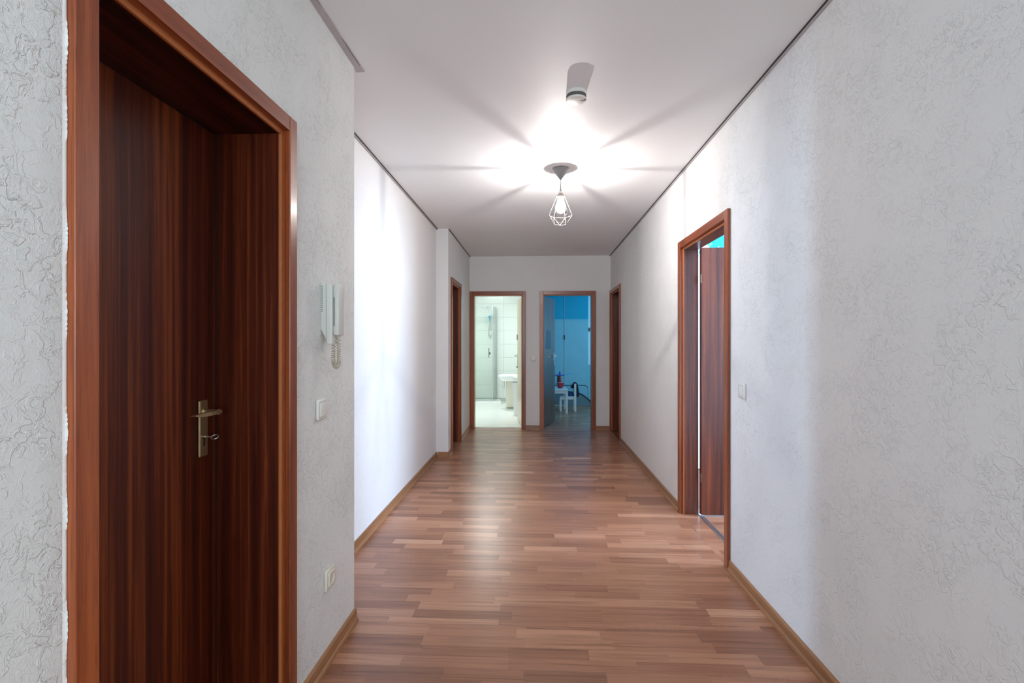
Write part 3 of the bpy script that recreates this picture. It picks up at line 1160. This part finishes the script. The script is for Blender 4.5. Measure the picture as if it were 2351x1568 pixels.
box(bm, -0.74, 0.34, 0.006, 0.024, 0.052, 0.074, 0.002)
obj('sill_profile', bm, 'steel', sh)
bm = B()
tube(bm, [(-0.74, -0.006, 1.99), (0.24, -0.006, 1.99)], 0.009, 10)
obj('stay_bar', bm, 'steel', sh, smooth=True)
bm = B()
box(bm, 0.215, 0.262, -0.02, 0.01, 1.945, 2.048, 0.003)
lathe(bm, [(0.02, 0), (0.02, 0.02)], 16, (0.238, -0.012, 1.935))
obj('roller_bracket', bm, 'chrome', sh, smooth=True)
bm = B()
box(bm, 0.262, 0.276, -0.030, -0.018, 0.968, 1.172, 0.003)
tube(bm, [(0.269, -0.02, 0.99), (0.269, 0.012, 0.99)], 0.005, 8)
tube(bm, [(0.269, -0.02, 1.15), (0.269, 0.012, 1.15)], 0.005, 8)
box(bm, 0.276, 0.298, -0.018, 0.010, 1.03, 1.085, 0.003)
obj('handle', bm, 'darkgrey', sh)

hd = empty('hand_shower', (-0.985, 10.985, 1.58), label='blue and chrome hand shower with hose on the tiled wall', cat='hand shower')
bm = B()
tube(bm, [(0.0, -0.03, 0.0), (0.0, -0.03, 0.29)], 0.006, 8)
box(bm, -0.014, 0.014, -0.035, 0.0, 0.0, 0.03, 0.003)
box(bm, -0.014, 0.014, -0.035, 0.0, 0.27, 0.30, 0.003)
obj('riser_rail', bm, 'chrome', hd, smooth=True)
bm = B()
tube(bm, [(-0.005, -0.045, 0.14), (-0.018, -0.065, 0.22), (-0.022, -0.08, 0.265)], [0.010, 0.012, 0.016], 10)
lathe(bm, [(0.0, -0.012), (0.036, -0.010), (0.040, 0.0), (0.034, 0.012), (0.0, 0.016)], 24, (-0.022, -0.095, 0.272))
obj('spray_head', bm, 'toylight', hd, smooth=True)
bm = B()
tube(bm, [(-0.005, -0.045, 0.14), (-0.03, -0.06, 0.08), (-0.045, -0.06, -0.04), (-0.04, -0.05, -0.14), (-0.015, -0.04, -0.2), (0.0, -0.03, -0.12)], 0.007, 8)
obj('hose', bm, 'steel', hd, smooth=True)

bs = empty('washbasin', (-0.10, 9.62, 0.66), label='white ceramic washbasin jutting out above the beige cabinet', cat='washbasin')
bm = B()
n = 48
def ov(i, rx, ry):
    a = 2 * PI * i / n
    c, s_ = math.cos(a), math.sin(a)
    e_ = 2 / 3.2
    return (abs(c) ** e_) * math.copysign(rx, c), (abs(s_) ** e_) * math.copysign(ry, s_)
lv = []
for rx, ry, z in ((0.16, 0.14, -0.115), (0.24, 0.20, -0.105), (0.285, 0.235, -0.060), (0.305, 0.25, -0.030), (0.310, 0.255, -0.012), (0.306, 0.252, 0.0), (0.285, 0.23, 0.001), (0.25, 0.20, -0.02), (0.16, 0.13, -0.085), (0.03, 0.03, -0.095)):
    lv.append([bm.verts.new((-0.315 + ov(i, rx, ry)[0], ov(i, rx, ry)[1], z)) for i in range(n)])
for A2, B2 in zip(lv[:-1], lv[1:]):
    for i in range(n):
        j = (i + 1) % n
        bm.faces.new((A2[i], A2[j], B2[j], B2[i]))
bm.faces.new(list(reversed(lv[0])))
bm.faces.new(lv[-1])
obj('bowl', bm, 'ceramic', bs, smooth=True)
bm = B()
lathe(bm, [(0.026, -0.26), (0.026, -0.115)], 20, (-0.530, 0.1, 0))
lathe(bm, [(0.030, -0.135), (0.030, -0.115)], 20, (-0.530, 0.1, 0))
obj('waste_trap', bm, 'chrome', bs, smooth=True)
bm = B()
tube(bm, [(-0.06, 0, 0.0), (-0.06, 0, 0.11), (-0.09, 0, 0.14), (-0.17, 0, 0.13)], 0.012, 10)
obj('tap', bm, 'chrome', bs, smooth=True)

cb = empty('bathroom_cabinet', (-0.342, 9.78, 0), label='beige cabinet standing below the washbasin', cat='cabinet')
bm = B()
box(bm, -0.236, 0.236, 0.0, 0.40, 0.012, 0.525, 0.003)
obj('body', bm, 'beige', cb)
bm = B()
box(bm, -0.24, 0.24, -0.004, 0.405, 0.525, 0.543, 0.002)
obj('top_panel', bm, 'beige', cb)
bm = B()
box(bm, -0.226, 0.226, -0.012, -0.001, 0.025, 0.515, 0.002)
obj('front_panel', bm, 'beige', cb)
bm = B()
box(bm, -0.21, 0.21, 0.02, 0.39, 0.0, 0.012)
obj('plinth', bm, 'lampgrey', cb)

bn = empty('laundry_bin', (-0.262, 8.88, 0), label='tall tapered white bin with a lid behind the bathroom door', cat='bin')
def frustum(bm, x0, y0, z0, x1, y1, z1):
    A2 = [bm.verts.new((sx * x0, sy * y0, z0)) for sx, sy in ((-1, -1), (1, -1), (1, 1), (-1, 1))]
    B2 = [bm.verts.new((sx * x1, sy * y1, z1)) for sx, sy in ((-1, -1), (1, -1), (1, 1), (-1, 1))]
    for i in range(4):
        j = (i + 1) % 4
        bm.faces.new((A2[i], A2[j], B2[j], B2[i]))
    bm.faces.new(list(reversed(A2)))
    bm.faces.new(B2)
    bmesh.ops.bevel(bm, geom=bm.edges[:], offset=0.006, segments=2, affect='EDGES')
bm = B()
frustum(bm, 0.122, 0.122, 0.012, 0.140, 0.14, 0.590)
obj('body', bm, 'ceramic', bn, smooth=True)
bm = B()
frustum(bm, 0.143, 0.143, 0.602, 0.138, 0.138, 0.676)
obj('lid', bm, 'ceramic', bn, smooth=True)
bm = B()
frustum(bm, 0.136, 0.136, 0.585, 0.136, 0.136, 0.606)
obj('lid_shadow_band', bm, 'lampgrey', bn)  # grey band put in for the shadow line under the lid
bm = B()
frustum(bm, 0.138, 0.138, 0.0, 0.130, 0.130, 0.022)
obj('foot', bm, 'ceramic', bn)

# ------------------------------------------------------------------ blue room
wn = empty('window_1', (WX0, YK, 0), kind='structure', label='bright white window at the right of the blue room')
bm = B()
for a, b, c, d in ((0.0, 0.07, WZ0, WZ1), (WX1 - WX0 - 0.07, WX1 - WX0, WZ0, WZ1), ):
    box(bm, a, b, 0.01, 0.07, c, d, 0.004)
box(bm, 0.07, WX1 - WX0 - 0.07, 0.01, 0.07, WZ0, WZ0 + 0.07, 0.004)
box(bm, 0.07, WX1 - WX0 - 0.07, 0.01, 0.07, WZ1 - 0.07, WZ1, 0.004)
obj('window_frame', bm, 'white_frame', wn)
for a, b in ((0.07, WX1 - WX0 - 0.07),):
    bm = B()
    box(bm, a, b, 0.035, 0.041, WZ0 + 0.07, WZ1 - 0.07)
    obj('pane', bm, 'window_glass', wn)
bm = B()
box(bm, 0.012, 0.045, -0.005, 0.012, 1.52, 1.60, 0.003)
obj('window_catch', bm, 'darkgrey', wn)

bm = B()
box(bm, -0.0045, 0.0045, -0.006, 0.0, 0.0, CH)
cord = obj('wall_cable', bm, 'shadowgap', label='thin vertical cable on the blue wall behind the table', cat='cable')
cord.location = (0.603, YK, 0)
bm = B()
box(bm, -0.011, 0.011, -0.016, -0.006, 1.345, 1.445, 0.003)
obj('cable_clip', bm, 'black', cord)

tb = empty('kids_table', (0.30, 9.425, 0), label='low white children table behind the blue room door', cat='table')
bm = B()
box(bm, -0.28, 0.285, -0.325, 0.325, 0.412, 0.432, 0.003)
obj('tabletop', bm, 'kidwhite', tb)
bm = B()
for y0, y1 in ((-0.31, -0.295), (0.295, 0.31)):
    box(bm, -0.24, 0.24, y0, y1, 0.362, 0.412)
for x0, x1 in ((-0.265, -0.25), (0.25, 0.265)):
    box(bm, x0, x1, -0.285, 0.285, 0.362, 0.412)
obj('apron', bm, 'kidwhite', tb)
for sx in (-1, 1):
    for sy in (-1, 1):
        bm = B()
        box(bm, sx * 0.26 - 0.021, sx * 0.26 + 0.021, sy * 0.30 - 0.021, sy * 0.30 + 0.021, 0, 0.412, 0.002)
        obj('leg', bm, 'kidwhite', tb)
bm = B()
box(bm, -0.24, 0.24, 0.293, 0.307, 0.06, 0.08)
obj('stretcher', bm, 'kidwhite', tb)

ch = empty('kids_chair', (0.60, 9.50, 0), label='low white children chair pushed under the table end', cat='chair')
bm = B()
box(bm, -0.155, 0.151, -0.123, 0.123, 0.262, 0.280, 0.003)
obj('seat', bm, 'kidwhite', ch)
for y0, y1 in ((-0.120, -0.108), (0.108, 0.120)):
    bm = B()
    box(bm, -0.12, 0.12, y0, y1, 0.225, 0.262)
    obj('seat_rail', bm, 'kidwhite', ch)
for sx in (-1, 1):
    for sy in (-1, 1):
        bm = B()
        box(bm, sx * 0.135 - 0.019, sx * 0.135 + 0.019, sy * 0.108 - 0.017, sy * 0.108 + 0.017, 0, 0.262 if sx < 0 else 0.515, 0.003)
        obj('leg', bm, 'kidwhite', ch)
for z in (0.34, 0.42, 0.48):
    bm = B()
    box(bm, 0.128, 0.143, -0.092, 0.092, z, z + 0.03, 0.002)
    obj('back_slat', bm, 'kidwhite', ch)

# dark jacket hung over the chair back: draped shell with folds
bm = B()
path = [(0.112, 0.425), (0.072, 0.426), (0.062, 0.438), (0.085, 0.478), (0.112, 0.517), (0.135, 0.534), (0.158, 0.531), (0.178, 0.505), (0.190, 0.45), (0.200, 0.38), (0.207, 0.32), (0.208, 0.284), (0.192, 0.270), (0.161, 0.268), (0.159, 0.40), (0.159, 0.519), (0.112, 0.519)]
nj = 15
rows = []
for k in range(nj):
    yy = -0.089 + 0.178 * k / (nj - 1)
    row = []
    for m_, (u, z) in enumerate(path):
        fold = 0.006 * math.sin(k * 1.7 + m_ * 0.35)
        zz = z + (0.012 * math.sin(k * 0.9) if 11 <= m_ <= 13 else 0)
        du = fold if 7 <= m_ <= 12 else (-fold * 0.6 if 1 <= m_ <= 3 else 0)
        row.append(bm.verts.new((u + du, yy, zz)))
    rows.append(row)
for r0, r1 in zip(rows[:-1], rows[1:]):
    for i in range(len(path)):
        j = (i + 1) % len(path)
        bm.faces.new((r0[i], r0[j], r1[j], r1[i]))
bm.faces.new(rows[0])
bm.faces.new(list(reversed(rows[-1])))
jk = obj('jacket', bm, 'navy', smooth=True, label='dark navy jacket draped over the back of the children chair', cat='jacket')
jk.location = (0.60, 9.50, 0.004)
# folded blue cloth on the seat
bm = B()
bmesh.ops.create_icosphere(bm, subdivisions=3, radius=1.0)
for v in bm.verts:
    x, y, z = v.co
    v.co = Vector((x * 0.058, y * 0.075, max(z, -0.15) * 0.060 + 0.008 * math.sin(x * 5 + y * 4) * (z > 0)))
cl = obj('folded_cloth', bm, 'denim', smooth=True, label='bunched blue cloth lying on the seat of the children chair', cat='cloth')
cl.location = (0.668, 9.50, 0.290)

pot = empty('red_bowl', (0.458, 9.43, 0.4325), label='small red bowl on the children table', cat='bowl')
bm = B()
lathe(bm, [(0.0, 0.0), (0.043, 0.0), (0.047, 0.004), (0.060, 0.055), (0.066, 0.105), (0.066, 0.112), (0.061, 0.112), (0.055, 0.055), (0.042, 0.012), (0.0, 0.010)], 32)
obj('shell', bm, 'red', pot, smooth=True)
bm = B()
tube(bm, [(0.0645 * math.cos(2 * PI * i / 28), 0.0645 * math.sin(2 * PI * i / 28), 0.112) for i in range(28)], 0.0032, 6, True)
obj('rim', bm, 'white', pot, smooth=True)

ty = empty('toy_figure', (0.452, 9.43, 0.4435), label='toy with dark red body and wide blue arms standing in the red bowl', cat='toy')
bm = B()
lathe(bm, [(0.0, 0.0), (0.030, 0.0), (0.034, 0.06), (0.030, 0.12), (0.026, 0.20), (0.016, 0.226), (0.0, 0.23)], 20)
obj('body', bm, 'darkred', ty, smooth=True)
bm = B()
box(bm, -0.050, -0.026, -0.02, 0.03, 0.10, 0.24, 0.006)
obj('side_panel', bm, 'black', ty)
bm = B()
box(bm, -0.10, 0.085, -0.018, 0.018, 0.215, 0.240, 0.006, 2)
obj('arm', bm, 'toyblue', ty)
bm = B()
lathe(bm, [(0.0, 0.236), (0.018, 0.236), (0.020, 0.262), (0.015, 0.284), (0.014, 0.300), (0.0, 0.304)], 18)
obj('knob', bm, 'toyblue', ty, smooth=True)
bm = B()
vs = box(bm, 0.080, 0.225, -0.014, 0.014, 0.222, 0.240, 0.005)
for v in bm.verts:
    v.co.z += (v.co.x - 0.08) * 0.30
obj('wing', bm, 'toylight', ty)

bed = empty('bed_frame', (0.85, 10.30, 0), label='pale bed frame with a thin rail and curved dark side behind the chair', cat='bed')
bm = B()
tube(bm, [(-0.78, 0, 0.405), (0.10, 0, 0.412), (0.165, 0, 0.408), (0.205, 0, 0.378), (0.212, 0, 0.36)], 0.008, 8)
obj('top_rail', bm, 'darkgrey', bed, smooth=True)
bm = B()
tube(bm, [(0.212, 0, 0.365), (0.225, 0, 0.0)], 0.006, 8)
obj('post', bm, 'steel', bed, smooth=True)
bm = B()
tube(bm, [(-0.78, 0, 0.405), (-0.78, 0, 0.0)], 0.006, 8)
obj('post', bm, 'steel', bed, smooth=True)
bm = B()
arc = [(-0.45, 0.262), (-0.2, 0.275), (-0.05, 0.268), (0.03, 0.248), (0.12, 0.205), (0.21, 0.138), (0.275, 0.072), (0.31, 0.03)]
prism(bm, arc + [(0.31, 0.0), (-0.45, 0.0)], 'y', -0.03, 0.03)
obj('curved_panel', bm, 'greyblue', bed)
bm = B()
tube(bm, [(u, -0.028, z + 0.006) for u, z in arc], 0.012, 8)
obj('edge_trim', bm, 'black', bed, smooth=True)
